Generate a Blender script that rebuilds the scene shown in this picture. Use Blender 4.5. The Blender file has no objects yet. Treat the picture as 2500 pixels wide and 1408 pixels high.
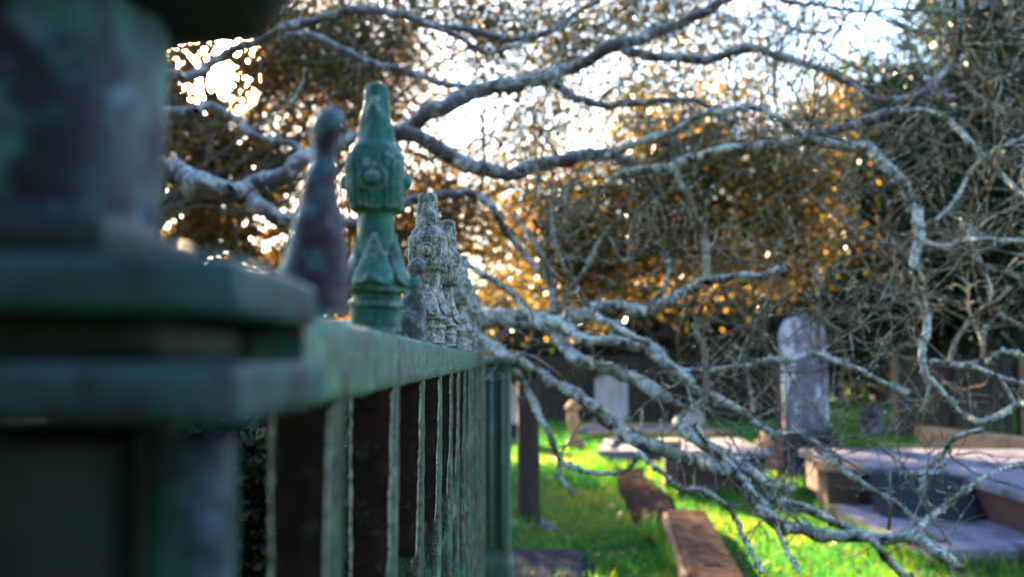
import bpy, math, random
import numpy as np
from mathutils import Vector, Matrix, noise
S = bpy.context.scene
C = S.collection
R = math.radians
random.seed(7)
rng = np.random.default_rng(11)

# ---------------------------------------------------------------- camera
FP = 2430.0            # focal length in photograph pixels
HZ = 880.0             # horizon row
CAMZ = 1.2
TH = math.atan((HZ - 704.0) / FP)
cam = bpy.data.cameras.new("camera")
camo = bpy.data.objects.new("camera", cam)
C.objects.link(camo)
camo.location = (0, 0, CAMZ)
camo.rotation_euler = (math.pi / 2 + TH, 0, 0)
cam.sensor_width = 36
cam.lens = 36 * FP / 2500
cam.clip_start = 0.02
cam.clip_end = 900
cam.dof.use_dof = True
cam.dof.focus_distance = 1.55
cam.dof.aperture_fstop = 3.5
S.camera = camo

# ---------------------------------------------------------------- light
SUN_EL, SUN_AZ = 16.1, -17.0      # degrees; azimuth from +Y, negative = left
sd = Vector((math.sin(R(SUN_AZ)) * math.cos(R(SUN_EL)), math.cos(R(SUN_AZ)) * math.cos(R(SUN_EL)), math.sin(R(SUN_EL))))
w = bpy.data.worlds.new("World")
S.world = w
w.use_nodes = True
nt = w.node_tree
bg = nt.nodes["Background"]
sky = nt.nodes.new("ShaderNodeTexSky")
sky.sky_type = 'NISHITA'
sky.sun_disc = False
sky.sun_elevation = R(SUN_EL)
sky.sun_rotation = R(SUN_AZ)
sky.air_density = 1.0
sky.dust_density = 0.4
sky.ozone_density = 1.6
bg.inputs['Strength'].default_value = 0.11
# the sun itself and its aureole, seen in the sky
tc = nt.nodes.new("ShaderNodeTexCoord")
dp = nt.nodes.new("ShaderNodeVectorMath"); dp.operation = 'DOT_PRODUCT'
nt.links.new(tc.outputs['Generated'], dp.inputs[0])
dp.inputs[1].default_value = sd
mr = nt.nodes.new("ShaderNodeMapRange"); mr.interpolation_type = 'SMOOTHSTEP'
mr.inputs[1].default_value = math.cos(R(3.0)); mr.inputs[2].default_value = math.cos(R(0.5))
mr.inputs[3].default_value = 0; mr.inputs[4].default_value = 300
nt.links.new(dp.outputs['Value'], mr.inputs[0])
bg2 = nt.nodes.new("ShaderNodeBackground"); bg2.inputs[0].default_value = (1, .62, .28, 1)
nt.links.new(mr.outputs[0], bg2.inputs[1])
ad = nt.nodes.new("ShaderNodeAddShader")
nt.links.new(sky.outputs[0], bg.inputs[0])
nt.links.new(bg.outputs[0], ad.inputs[0]); nt.links.new(bg2.outputs[0], ad.inputs[1])
nt.links.new(ad.outputs[0], nt.nodes["World Output"].inputs[0])
sl = bpy.data.lights.new("sun", 'SUN')
sl.energy = 5.0
sl.angle = R(0.5)
sl.color = (1.0, 0.76, 0.48)
so = bpy.data.objects.new("sun", sl)
C.objects.link(so)
so.rotation_euler = sd.to_track_quat('Z', 'Y').to_euler()
S.view_settings.view_transform = 'Standard'
S.view_settings.look = 'None'
S.view_settings.gamma = 1
S.view_settings.exposure = 3.2
S.render.engine = 'CYCLES'
S.cycles.use_denoising = True
S.cycles.max_bounces = 6
S.cycles.transparent_max_bounces = 8
S.cycles.transmission_bounces = 4
S.cycles.sample_clamp_indirect = 6
S.cycles.caustics_reflective = False
S.cycles.caustics_refractive = False

# ---------------------------------------------------------------- geometry helpers
ct, st = math.cos(TH), math.sin(TH)
def P(px, py, D):
    """point at forward distance D that the camera sees near photograph pixel (px, py)"""
    x = (px - 1250) / FP; y = (704 - py) / FP
    Y = ct - y * st; Z = st + y * ct
    k = D / Y
    return Vector((x * k, D, CAMZ + Z * k))
def G(px, py, z=0.0):
    x = (px - 1250) / FP; y = (704 - py) / FP
    Y = ct - y * st; Z = st + y * ct
    k = (z - CAMZ) / Z
    return Vector((x * k, Y * k, z))

def nvec(p):
    # three fixed, shifted noise fields (the built-in vector noise differs from run to run)
    p = Vector(p)
    return Vector((noise.noise(p + Vector((13.7, 0.3, 5.1))), noise.noise(p + Vector((-7.9, 21.2, 1.7))), noise.noise(p + Vector((3.3, -11.4, 17.9)))))
class MB:
    def __init__(s): s.v = []; s.f = []; s.n = 0
    def add(s, v, f):
        v = np.asarray(v, dtype=np.float64).reshape(-1, 3); f = np.asarray(f, dtype=np.int64)
        s.v.append(v); s.f.append(f + s.n); s.n += len(v)
    def box(s, x0, x1, y0, y1, z0, z1, M=None):
        v = np.array([[x, y, z] for z in (z0, z1) for y in (y0, y1) for x in (x0, x1)], float)
        if M is not None: v = np.array([M @ Vector(p) for p in v])
        s.add(v, [[0, 2, 3, 1], [4, 5, 7, 6], [0, 1, 5, 4], [2, 6, 7, 3], [0, 4, 6, 2], [1, 3, 7, 5]])
    def build(s, name, mat, parent=None, smooth=True, loc=None, mats=None):
        me = bpy.data.meshes.new(name)
        V = np.concatenate(s.v)
        if loc is not None: V = V - np.array(loc)
        F = []
        for f in s.f: F.append(f)
        nl = sum(f.size for f in F); nf = sum(len(f) for f in F)
        me.vertices.add(len(V)); me.vertices.foreach_set("co", V.ravel())
        me.loops.add(nl); me.polygons.add(nf)
        me.loops.foreach_set("vertex_index", np.concatenate([f.ravel() for f in F]))
        tot = np.concatenate([np.full(len(f), f.shape[1]) for f in F])
        me.polygons.foreach_set("loop_start", np.concatenate([[0], np.cumsum(tot)[:-1]]))
        me.polygons.foreach_set("loop_total", tot)
        me.update(calc_edges=True)
        me.validate()
        if smooth: me.polygons.foreach_set("use_smooth", np.ones(len(me.polygons), bool))
        me.materials.append(mat)
        o = bpy.data.objects.new(name, me)
        C.objects.link(o)
        if loc is not None: o.location = loc
        if parent: o.parent = parent
        return o

def tag(o, label=None, cat=None, group=None, kind=None):
    if label: o['label'] = label
    if cat: o['category'] = cat
    if group: o['group'] = group
    if kind or cat: o['kind'] = kind or 'thing'
    return o
def empty(name, loc=(0, 0, 0), rz=0, label=None, cat=None, group=None):
    o = bpy.data.objects.new(name, None); C.objects.link(o)
    o.location = loc; o.rotation_euler = (0, 0, rz)
    group = group or {'headstone': 'headstones in the graveyard', 'grave': 'low kerbed graves and slabs', 'tomb': 'raised brick tombs'}.get(cat)
    return tag(o, label, cat, group)

def catmull(pts, rad, step):
    pts = [Vector(p) for p in pts]; out = []; ro = []
    n = len(pts)
    for i in range(n - 1):
        p0 = pts[max(i - 1, 0)]; p1 = pts[i]; p2 = pts[i + 1]; p3 = pts[min(i + 2, n - 1)]
        k = max(1, int((p2 - p1).length / step))
        for j in range(k):
            t = j / k; t2 = t * t; t3 = t2 * t
            out.append(.5 * ((2 * p1) + (-p0 + p2) * t + (2 * p0 - 5 * p1 + 4 * p2 - p3) * t2 + (-p0 + 3 * p1 - 3 * p2 + p3) * t3))
            ro.append(rad[i] * (1 - t) + rad[i + 1] * t)
    out.append(pts[-1]); ro.append(rad[-1])
    return out, ro
def tube(mb, pts, rad, sides=8, bump=0.0, bs=20.0, closed=True):
    n = len(pts)
    if n < 2: return
    up = Vector((0.13, 0.21, 0.97)); rings = []
    t = (pts[1] - pts[0]).normalized()
    u = t.cross(up).normalized()
    for i in range(n):
        a = pts[max(i - 1, 0)]; b = pts[min(i + 1, n - 1)]
        t = b - a
        if t.length < 1e-9: t = Vector((0, 0, 1))
        t.normalize()
        u = (u - t * u.dot(t))
        if u.length < 1e-6: u = t.orthogonal()
        u.normalize()
        v = t.cross(u)
        for k in range(sides):
            an = 2 * math.pi * k / sides
            d = u * math.cos(an) + v * math.sin(an)
            r = rad[i]
            q = pts[i] + d * r
            if bump: q = pts[i] + d * (r * (1 + bump * noise.noise(q * bs) + .6 * bump * noise.noise(q * bs * 3.1)))
            rings.append(q)
    f = []
    for i in range(n - 1):
        for k in range(sides):
            a = i * sides + k; b = i * sides + (k + 1) % sides
            f.append([a, b, b + sides, a + sides])
    mb.add([tuple(q) for q in rings], f)
    if closed:
        m = len(rings)
        mb.add([tuple(pts[-1] + (pts[-1] - pts[-2]).normalized() * rad[-1] * .5)] + [tuple(q) for q in rings[-sides:]],
               [[0, 1 + k, 1 + (k + 1) % sides] for k in range(sides)])

def loft(mb, rings, cap0=True, cap1=True):
    n = len(rings[0]); v = [p for r in rings for p in r]
    f = [[i * n + k, i * n + (k + 1) % n, (i + 1) * n + (k + 1) % n, (i + 1) * n + k] for i in range(len(rings) - 1) for k in range(n)]
    mb.add(v, f)
    for flag, r, rev in ((cap0, rings[0], True), (cap1, rings[-1], False)):
        if flag:
            c = np.mean(np.array(r), axis=0)
            vs = [tuple(c)] + list(r)
            ff = [[0, 1 + k, 1 + (k + 1) % n] for k in range(n)]
            if rev: ff = [a[::-1] for a in ff]
            mb.add(vs, ff)
def ring(cx, cy, z, rx, ry, e=2.0, n=24, rot=0.0, flute=0, fd=0.0):
    out = []
    for k in range(n):
        a = 2 * math.pi * k / n + rot
        c, s = math.cos(a), math.sin(a)
        m = (abs(c) ** e + abs(s) ** e) ** (-1 / e)
        if flute: m *= 1 - fd * (0.5 - 0.5 * math.cos(flute * a))
        out.append((cx + rx * m * c, cy + ry * m * s, z))
    return out
def dense(profile, dz):
    """interpolate (z, ...) tuples so that rings are at most dz apart"""
    out = []
    for a, b in zip(profile[:-1], profile[1:]):
        k = max(1, int(abs(b[0] - a[0]) / dz))
        for j in range(k):
            t = j / k
            out.append(tuple(x * (1 - t) + y * t for x, y in zip(a, b)))
    out.append(profile[-1])
    return out
def rough(mb, amp, sc, amp2=0.0, sc2=0.0, seed=0.0):
    for V in mb.v:
        for i in range(len(V)):
            p = Vector(V[i]); q = p * sc + Vector((seed, seed * .7, 3.1))
            d = nvec(q) * amp
            if amp2: d += nvec(p * sc2 + Vector((seed, 1, 2))) * amp2
            V[i] = V[i] + np.array(d)

# ---------------------------------------------------------------- materials
def mat(name):
    m = bpy.data.materials.new(name); m.use_nodes = True
    return m, m.node_tree, m.node_tree.nodes["Principled BSDF"]
def N(nt, t, **k):
    n = nt.nodes.new(t)
    for a, b in k.items():
        if isinstance(a, str) and a.startswith('i_'): n.inputs[a[2:]].default_value = b
        else: setattr(n, a, b)
    return n
def noise_fac(nt, vec, scale, detail=6, lo=.4, hi=.6, rough_=.6, w_=None):
    n = N(nt, "ShaderNodeTexNoise"); n.inputs['Scale'].default_value = scale; n.inputs['Detail'].default_value = detail
    n.inputs['Roughness'].default_value = rough_
    nt.links.new(vec, n.inputs['Vector'])
    r = N(nt, "ShaderNodeMapRange"); r.inputs[1].default_value = lo; r.inputs[2].default_value = hi
    nt.links.new(n.outputs[0], r.inputs[0])
    return r.outputs[0], n.outputs[0]
def mixc(nt, fac, a, b):
    m = N(nt, "ShaderNodeMix", data_type='RGBA')
    for s, v in ((0, fac), (6, a), (7, b)):
        if isinstance(v, (tuple, list)): m.inputs[s].default_value = (*v, 1) if len(v) == 3 else v
        elif isinstance(v, (int, float)): m.inputs[s].default_value = v
        else: nt.links.new(v, m.inputs[s])
    return m.outputs[2]
def coords(nt, kind='Object', off=(0, 0, 0), scale=(1, 1, 1)):
    tc = N(nt, "ShaderNodeTexCoord"); mp = N(nt, "ShaderNodeMapping")
    mp.inputs['Location'].default_value = off; mp.inputs['Scale'].default_value = scale
    nt.links.new(tc.outputs[kind], mp.inputs['Vector'])
    return mp.outputs[0]
def bumpn(nt, bs, h, strength, dist):
    b = N(nt, "ShaderNodeBump"); b.inputs['Strength'].default_value = strength; b.inputs['Distance'].default_value = dist
    nt.links.new(h, b.inputs['Height'])
    nt.links.new(b.outputs[0], bs.inputs['Normal'])
    return b
def math_(nt, op, a, b=None, clamp=False):
    m = N(nt, "ShaderNodeMath", operation=op, use_clamp=clamp)
    for i, v in enumerate((a, b)):
        if v is None: continue
        if isinstance(v, (int, float)): m.inputs[i].default_value = v
        else: nt.links.new(v, m.inputs[i])
    return m.outputs[0]

def paint_mat(name, base, base2, rust, lichen, rust_lo, rust_hi, lich_lo, lich_hi, off=(0, 0, 0), big=35, rough_=.45, streak=False, speck=1.0, bd=.0012, spec=.22):
    m, nt, bs = mat(name)
    v = coords(nt, 'Object', off)
    vs = coords(nt, 'Object', off, (1, 1, .25)) if streak else v
    f1, _ = noise_fac(nt, v, big * .8, 5, .35, .65)
    col = mixc(nt, f1, base, base2)
    f2, _ = noise_fac(nt, vs, big, 7, rust_lo, rust_hi, .65)
    col = mixc(nt, f2, col, rust)
    f3, _ = noise_fac(nt, vs, big * 1.7, 8, lich_lo, lich_hi, .7)
    f4, h4 = noise_fac(nt, v, 520, 3, .45, .62)
    f34 = math_(nt, 'MULTIPLY', f3, math_(nt, 'ADD', math_(nt, 'MULTIPLY', f4, .75), .25))
    col = mixc(nt, f34, col, lichen)
    # pitting and pale specks
    f5, _ = noise_fac(nt, v, 900, 2, .62, .70)
    col = mixc(nt, math_(nt, 'MULTIPLY', f5, .55 * speck), col, lichen)
    f6, _ = noise_fac(nt, v, 430, 3, .60, .72)
    col = mixc(nt, math_(nt, 'MULTIPLY', f6, .6 * speck), col, (.015, .014, .013))
    ge = N(nt, "ShaderNodeNewGeometry"); pr_ = N(nt, "ShaderNodeMapRange"); pr_.inputs[1].default_value = .515; pr_.inputs[2].default_value = .60
    nt.links.new(ge.outputs['Pointiness'], pr_.inputs[0])
    fe, _ = noise_fac(nt, v, 240, 3, .42, .55)
    col = mixc(nt, math_(nt, 'MULTIPLY', math_(nt, 'MULTIPLY', pr_.outputs[0], fe), .8 * min(1, speck * 1.5)), col, lichen)   # pale edge highlights painted along sharp edges
    nt.links.new(col, bs.inputs['Base Color'])
    bs.inputs['Roughness'].default_value = rough_
    _, n1 = noise_fac(nt, v, 150, 6)
    _, n2 = noise_fac(nt, v, 600, 4)
    h = math_(nt, 'ADD', n1, math_(nt, 'MULTIPLY', n2, .6))
    bumpn(nt, bs, h, 1.0, bd)
    bs.inputs['Specular IOR Level'].default_value = spec
    return m
TEAL = (.006, .048, .038); TEAL2 = (.032, .105, .070)
M_rail = paint_mat("rail_paint", (.012, .115, .092), (.075, .145, .085), (.042, .040, .036), (.42, .54, .54), .50, .60, .55, .68, big=34, speck=1.2)
M_band = paint_mat("band_paint", (.006, .038, .042), (.014, .064, .064), (.008, .010, .014), (.09, .18, .20), .48, .60, .60, .78, off=(4, 4, 4), big=24, speck=.3)
M_bar = paint_mat("picket_paint", TEAL, TEAL2, (.009, .008, .008), (.40, .48, .38), .46, .56, .55, .66, off=(3, 1, 0), big=44, streak=True, speck=1.3, bd=.002)
M_fin = paint_mat("finial_paint", (.005, .085, .066), (.020, .135, .105), (.012, .016, .018), (.42, .46, .52), .56, .68, .57, .67, off=(7, 2, 1), big=40, speck=.5, bd=.0015)
M_fin2 = paint_mat("finial_lichened", (.025, .055, .036), (.050, .085, .055), (.016, .016, .016), (.72, .70, .70), .56, .66, .40, .60, off=(9, 5, 1), big=40, speck=1.6, rough_=.6, bd=.002)
M_spear = paint_mat("rusted_spear", (.018, .006, .014), (.034, .013, .026), (.030, .095, .125), (.28, .38, .48), .52, .58, .60, .70, off=(2, 8, 1), big=36, speck=.5)
M_spear2 = paint_mat("scaled_spear", (.025, .045, .045), (.055, .065, .060), (.020, .010, .014), (.36, .42, .50), .50, .58, .52, .66, off=(4, 8, 1), big=44, speck=1.3, bd=.002)
M_rust = paint_mat("rusted_iron", (.010, .005, .004), (.030, .012, .008), (.005, .005, .005), (.06, .11, .11), .5, .62, .57, .70, off=(1, 4, 6), big=40, speck=.35, rough_=.8, spec=.15, bd=.002)
M_edge = paint_mat("edge_highlight", (.10, .13, .09), (.20, .18, .14), (.16, .07, .03), (.60, .60, .50), .56, .66, .5, .65, off=(5, 4, 6), big=60, speck=1.6)  # pale colour for the painted plate edge highlights
M_postm = paint_mat("post_paint", (.006, .026, .034), (.030, .125, .120), (.008, .008, .020), (.12, .22, .36), .46, .54, .54, .64, off=(1, 2, 9), big=30, speck=.1)
M_postd = paint_mat("post_dark", (.006, .010, .010), (.012, .024, .022), (.006, .006, .006), (.08, .13, .14), .50, .64, .64, .80, off=(1, 5, 9), big=14, speck=.1, spec=.2)
M_corner = paint_mat("corner_post_paint", (.020, .060, .044), (.030, .085, .064), (.014, .025, .022), (.22, .34, .32), .60, .72, .60, .72, off=(11, 2, 9), big=8, streak=True, speck=.4, spec=.3)

def simple_mat(name, c1, c2, scale=8, c3=None, lo3=.6, hi3=.7, rough_=.8, bump=.3, bdist=.01, sc3=None, stretch=(1, 1, 1), spec=.4):
    m, nt, bs = mat(name)
    v = coords(nt, 'Object', (0, 0, 0), stretch)
    f, h = noise_fac(nt, v, scale, 7, .3, .7)
    col = mixc(nt, f, c1, c2)
    if c3:
        f3, _ = noise_fac(nt, v, sc3 or scale * .6, 6, lo3, hi3, .7)
        col = mixc(nt, f3, col, c3)
    nt.links.new(col, bs.inputs['Base Color'])
    bs.inputs['Roughness'].default_value = rough_
    bs.inputs['Specular IOR Level'].default_value = spec
    _, h2 = noise_fac(nt, v, scale * 5, 6)
    bumpn(nt, bs, h2, bump, bdist)
    return m
def bark_mat(name, bark, bark2, lich, lich2, lo, hi, sc=14):
    m, nt, bs = mat(name)
    v = coords(nt, 'Object')
    f, _ = noise_fac(nt, v, sc * 2, 6, .3, .7)
    col = mixc(nt, f, bark, bark2)
    g = N(nt, "ShaderNodeNewGeometry")
    sx = N(nt, "ShaderNodeSeparateXYZ"); nt.links.new(g.outputs['Normal'], sx.inputs[0])
    f2, _ = noise_fac(nt, v, sc, 7, lo, hi, .7)
    up = math_(nt, 'MULTIPLY', sx.outputs[2], .55)          # lichen colour raised on upward faces, painting in their light from the sky
    f2 = math_(nt, 'ADD', f2, up, clamp=True)
    f3, _ = noise_fac(nt, v, sc * 3, 4, .35, .65)
    col = mixc(nt, f2, col, mixc(nt, f3, lich, lich2))
    nt.links.new(col, bs.inputs['Base Color'])
    bs.inputs['Roughness'].default_value = .85
    _, h = noise_fac(nt, v, sc * 6, 6)
    bumpn(nt, bs, h, .9, .012)
    return m
M_bark = bark_mat("lichened_bark", (.055, .038, .046), (.11, .08, .092), (.44, .47, .50), (.24, .27, .24), .50, .58)
M_bark2 = bark_mat("pale_lichen_bark", (.045, .030, .032), (.10, .075, .070), (.74, .76, .74), (.34, .37, .30), .43, .52, 18)
M_twig = bark_mat("twig_bark", (.075, .048, .030), (.16, .11, .07), (.36, .34, .25), (.24, .20, .12), .50, .64, 22)
M_twigp = bark_mat('pale_twig_bark', (.060, .040, .030), (.13, .09, .065), (.62, .62, .53), (.30, .29, .20), .47, .58, 26)
M_dbark = simple_mat("dark_bark", (.030, .021, .017), (.06, .045, .036), 9, rough_=.9)
M_lichen = simple_mat("lichen_tufts", (.22, .26, .21), (.50, .56, .54), 40, rough_=.9)

def leaf_mat(name, ramp, trans=.55, rough_=.35, fwd=.25):
    m = bpy.data.materials.new(name); m.use_nodes = True; nt = m.node_tree
    nt.nodes.clear()
    out = N(nt, "ShaderNodeOutputMaterial")
    at = N(nt, "ShaderNodeAttribute", attribute_name="tone")
    cr = N(nt, "ShaderNodeValToRGB")
    e = cr.color_ramp.elements
    while len(e) < len(ramp): e.new(.5)
    for k, (p, c) in enumerate(ramp): e[k].position = p; e[k].color = (*c, 1)
    nt.links.new(at.outputs['Fac'], cr.inputs[0])
    pb = N(nt, "ShaderNodeBsdfPrincipled"); pb.inputs['Roughness'].default_value = rough_
    nt.links.new(cr.outputs[0], pb.inputs['Base Color'])
    tr = N(nt, "ShaderNodeBsdfTranslucent")
    hs = N(nt, "ShaderNodeMix", data_type='RGBA', blend_type='MULTIPLY'); hs.inputs[0].default_value = 1
    nt.links.new(cr.outputs[0], hs.inputs[6]); hs.inputs[7].default_value = (3.6, 2.8, 1.5, 1)
    nt.links.new(hs.outputs[2], tr.inputs[0])
    mx = N(nt, "ShaderNodeMixShader"); mx.inputs[0].default_value = trans
    nt.links.new(pb.outputs[0], mx.inputs[1]); nt.links.new(tr.outputs[0], mx.inputs[2])
    nt.links.new(mx.outputs[0], out.inputs[0])
    return m
M_leafB = leaf_mat("brown_gold_leaves", [(0, (.020, .021, .009)), (.36, (.050, .036, .015)), (.58, (.085, .062, .028)), (.78, (.16, .110, .045)), (.95, (.14, .12, .018)), (1, (.05, .15, .02))], trans=.5)
M_leafD = leaf_mat("dark_evergreen_leaves", [(0, (.005, .014, .008)), (.6, (.010, .023, .010)), (.78, (.035, .036, .010)), (.92, (.16, .105, .022))], trans=.35, rough_=.42)  # gold end of the ramp paints in sunlit glints
M_leafM = leaf_mat("olive_gold_leaves", [(0, (.010, .018, .008)), (.40, (.028, .030, .010)), (.60, (.080, .058, .014)), (.78, (.15, .10, .018)), (1, (.20, .16, .02))], trans=.45, rough_=.3)

def leaf_mesh(name, mt, clumps, total, size, parent, sub=60, tight=.55, tonebias=0.0, aspect=.5, xmax=1e9):
    """clumps: (px, py, D, rx, ry, rd[, weight]) - rx, ry in photo pixels, rd metres in depth"""
    cen = []; wts = []
    for c in clumps:
        px, py, D, rx, ry, rd = c[:6]; wt = c[6] if len(c) > 6 else 1.0
        k = D / FP; p = np.array(P(px, py, D)); a, b = rx * k, ry * k
        ns = max(4, int(sub * wt * a * b / .25))
        u = rng.normal(size=(ns, 3)); u /= np.linalg.norm(u, axis=1)[:, None]
        u *= (rng.random(ns) ** .42)[:, None]
        q = p + u * np.array([a, rd, b])
        rr = rng.uniform(.09, .26, ns) * min(1.0, .6 + a * .5)
        cen.append(np.c_[q, rr]); wts.append(np.full(ns, 1.0) * rr ** 2)
    cen = np.concatenate(cen); wts = np.concatenate(wts); wts /= wts.sum()
    idx = rng.choice(len(cen), total, p=wts)
    pos = cen[idx, :3] + rng.normal(size=(total, 3)) * cen[idx, 3][:, None] * tight * 2
    pxs = 1250 + pos[:, 0] / pos[:, 1] * FP; pys = HZ - (pos[:, 2] - CAMZ) / pos[:, 1] * FP
    keep = ((pxs - 505) ** 2 + (pys - 185) ** 2) > (30 + 26 * rng.random(total)) ** 2      # the thin spot in the crowns where the sun stands
    keep &= pos[:, 0] < xmax
    pos = pos[keep]; idx = idx[keep]; total = len(pos)
    # leaf frames
    n = rng.normal(size=(total, 3)); n /= np.linalg.norm(n, axis=1)[:, None]
    t = np.cross(n, rng.normal(size=(total, 3))); t /= np.linalg.norm(t, axis=1)[:, None]
    b = np.cross(n, t)
    L = size * rng.uniform(.45, 1.6, total)[:, None]; W = L * aspect * .5
    v = np.empty((total, 4, 3))
    v[:, 0] = pos; v[:, 1] = pos + t * L * .45 + b * W + n * L * .08
    v[:, 2] = pos + t * L; v[:, 3] = pos + t * L * .45 - b * W + n * L * .08
    f = np.arange(total * 4).reshape(-1, 4)
    mb = MB(); mb.add(v.reshape(-1, 3), f)
    o = mb.build(name, mt, parent, smooth=False)
    tone = np.clip(rng.beta(1.6, 2.2, total) + tonebias + .25 * (rng.random(len(cen))[idx] - .5), 0, 1)
    a = o.data.attributes.new("tone", 'FLOAT', 'FACE'); a.data.foreach_set("value", tone.astype(np.float32))
    return o

# ================================================================ SETTING
# ground: one sheet to the horizon
def ground_mat():
    m, nt, bs = mat("turf")
    v = coords(nt, 'Object')
    f, _ = noise_fac(nt, v, 1.2, 6, .35, .65); f2, _ = noise_fac(nt, v, 14, 6, .35, .65)
    c = mixc(nt, f, (.030, .075, .016), (.06, .11, .018)); c = mixc(nt, math_(nt, 'MULTIPLY', f2, .6), c, (.05, .045, .02))
    nt.links.new(c, bs.inputs['Base Color']); bs.inputs['Roughness'].default_value = .95; bs.inputs['Specular IOR Level'].default_value = 0
    _, h = noise_fac(nt, v, 60, 6); bumpn(nt, bs, h, .6, .03)
    return m
M_turf = ground_mat()
gm = MB()
xs = np.concatenate([[-400, -120, -40], np.linspace(-16, 16, 90), [40, 120, 400]]); ys = np.concatenate([[-300, -60], np.linspace(-6, 34, 110), [60, 140, 500]])
gv = [(x, y, (.05 * noise.noise(Vector((x * .5, y * .5, 0))) + .012 * noise.noise(Vector((x * 2, y * 2, 0)))) if abs(x) < 16 and -6 < y < 34 else 0) for y in ys for x in xs]
nx = len(xs)
gf = [[j * nx + i, j * nx + i + 1, (j + 1) * nx + i + 1, (j + 1) * nx + i] for j in range(len(ys) - 1) for i in range(nx - 1)]
gm.add(gv, gf)
tag(gm.build("ground", M_turf), kind='structure')
def gz(x, y): return .05 * noise.noise(Vector((x * .5, y * .5, 0))) + .012 * noise.noise(Vector((x * 2, y * 2, 0)))

# bare earth path along the graves
M_earth = simple_mat("bare_earth", (.020, .016, .017), (.042, .033, .032), 10, (.03, .022, .02), rough_=.95, bump=.7, bdist=.04, spec=0)
pm = MB()
L_ = [(1468, 1090), (1490, 1130), (1510, 1190), (1540, 1270), (1590, 1340)]; R_ = [(1560, 1090), (1590, 1130), (1625, 1190), (1650, 1270), (1700, 1340)]
pv = []
for (a, b) in zip(L_, R_):
    A = G(*a); B = G(*b)
    for t in np.linspace(0, 1, 7):
        q = A.lerp(B, t); pv.append((q.x + (.02 * math.sin(q.y * 9) if t in (0, 1) else 0), q.y, gz(q.x, q.y) + .03 + .01 * math.sin(t * 3.14)))
pm.add(pv, [[j * 7 + i, j * 7 + i + 1, (j + 1) * 7 + i + 1, (j + 1) * 7 + i] for j in range(4) for i in range(6)])
tag(pm.build("path", M_earth), kind='structure')

# ================================================================ IRON FENCE (foreground)
yaw = math.atan(12 / FP)                       # fence direction, vanishing near column 1238
fence = empty("iron_fence", (0, 0, 0), yaw, 'weathered green iron fence with heavy rail and knobbed pickets, nearest thing in the picture', 'fence')
LAT = -.125
def fbuild(mb, name, m, parent=None, loc=None): return mb.build(name, m, parent or fence, loc=loc)

# rail
rm = MB()
prof = []
hw, hh, bv = .0225, .025, .003
ys_ = np.concatenate([np.arange(.50, 2.2, .012), np.arange(2.2, 4.85, .05)])
base = [(-hw, -hh + bv), (-hw, -hh * .4), (-hw, hh * .4), (-hw, hh - bv), (-hw + bv, hh), (0, hh + .0006), (hw - bv * 1.6, hh), (hw - .0006, hh - bv * 1.3), (hw, hh * .5), (hw + .0006, 0), (hw, -hh * .5), (hw, -hh + bv), (hw - bv, -hh), (0, -hh), (-hw + bv, -hh)]
base = base[::-1]
rings = [[(LAT + a, y, CAMZ + b + .0012 * noise.noise(Vector((0, y * 9, 0)))) for a, b in base] for y in ys_]
loft(rm, rings)
rough(rm, .0011, 60, .0006, 220)
fbuild(rm, "rail", M_rail)
rm = MB(); rings = [[(LAT + a, y, .18 + b) for a, b in base] for y in (.45, 2.5, 4.85)]; loft(rm, rings)
fbuild(rm, "rail", M_bar)

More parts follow.
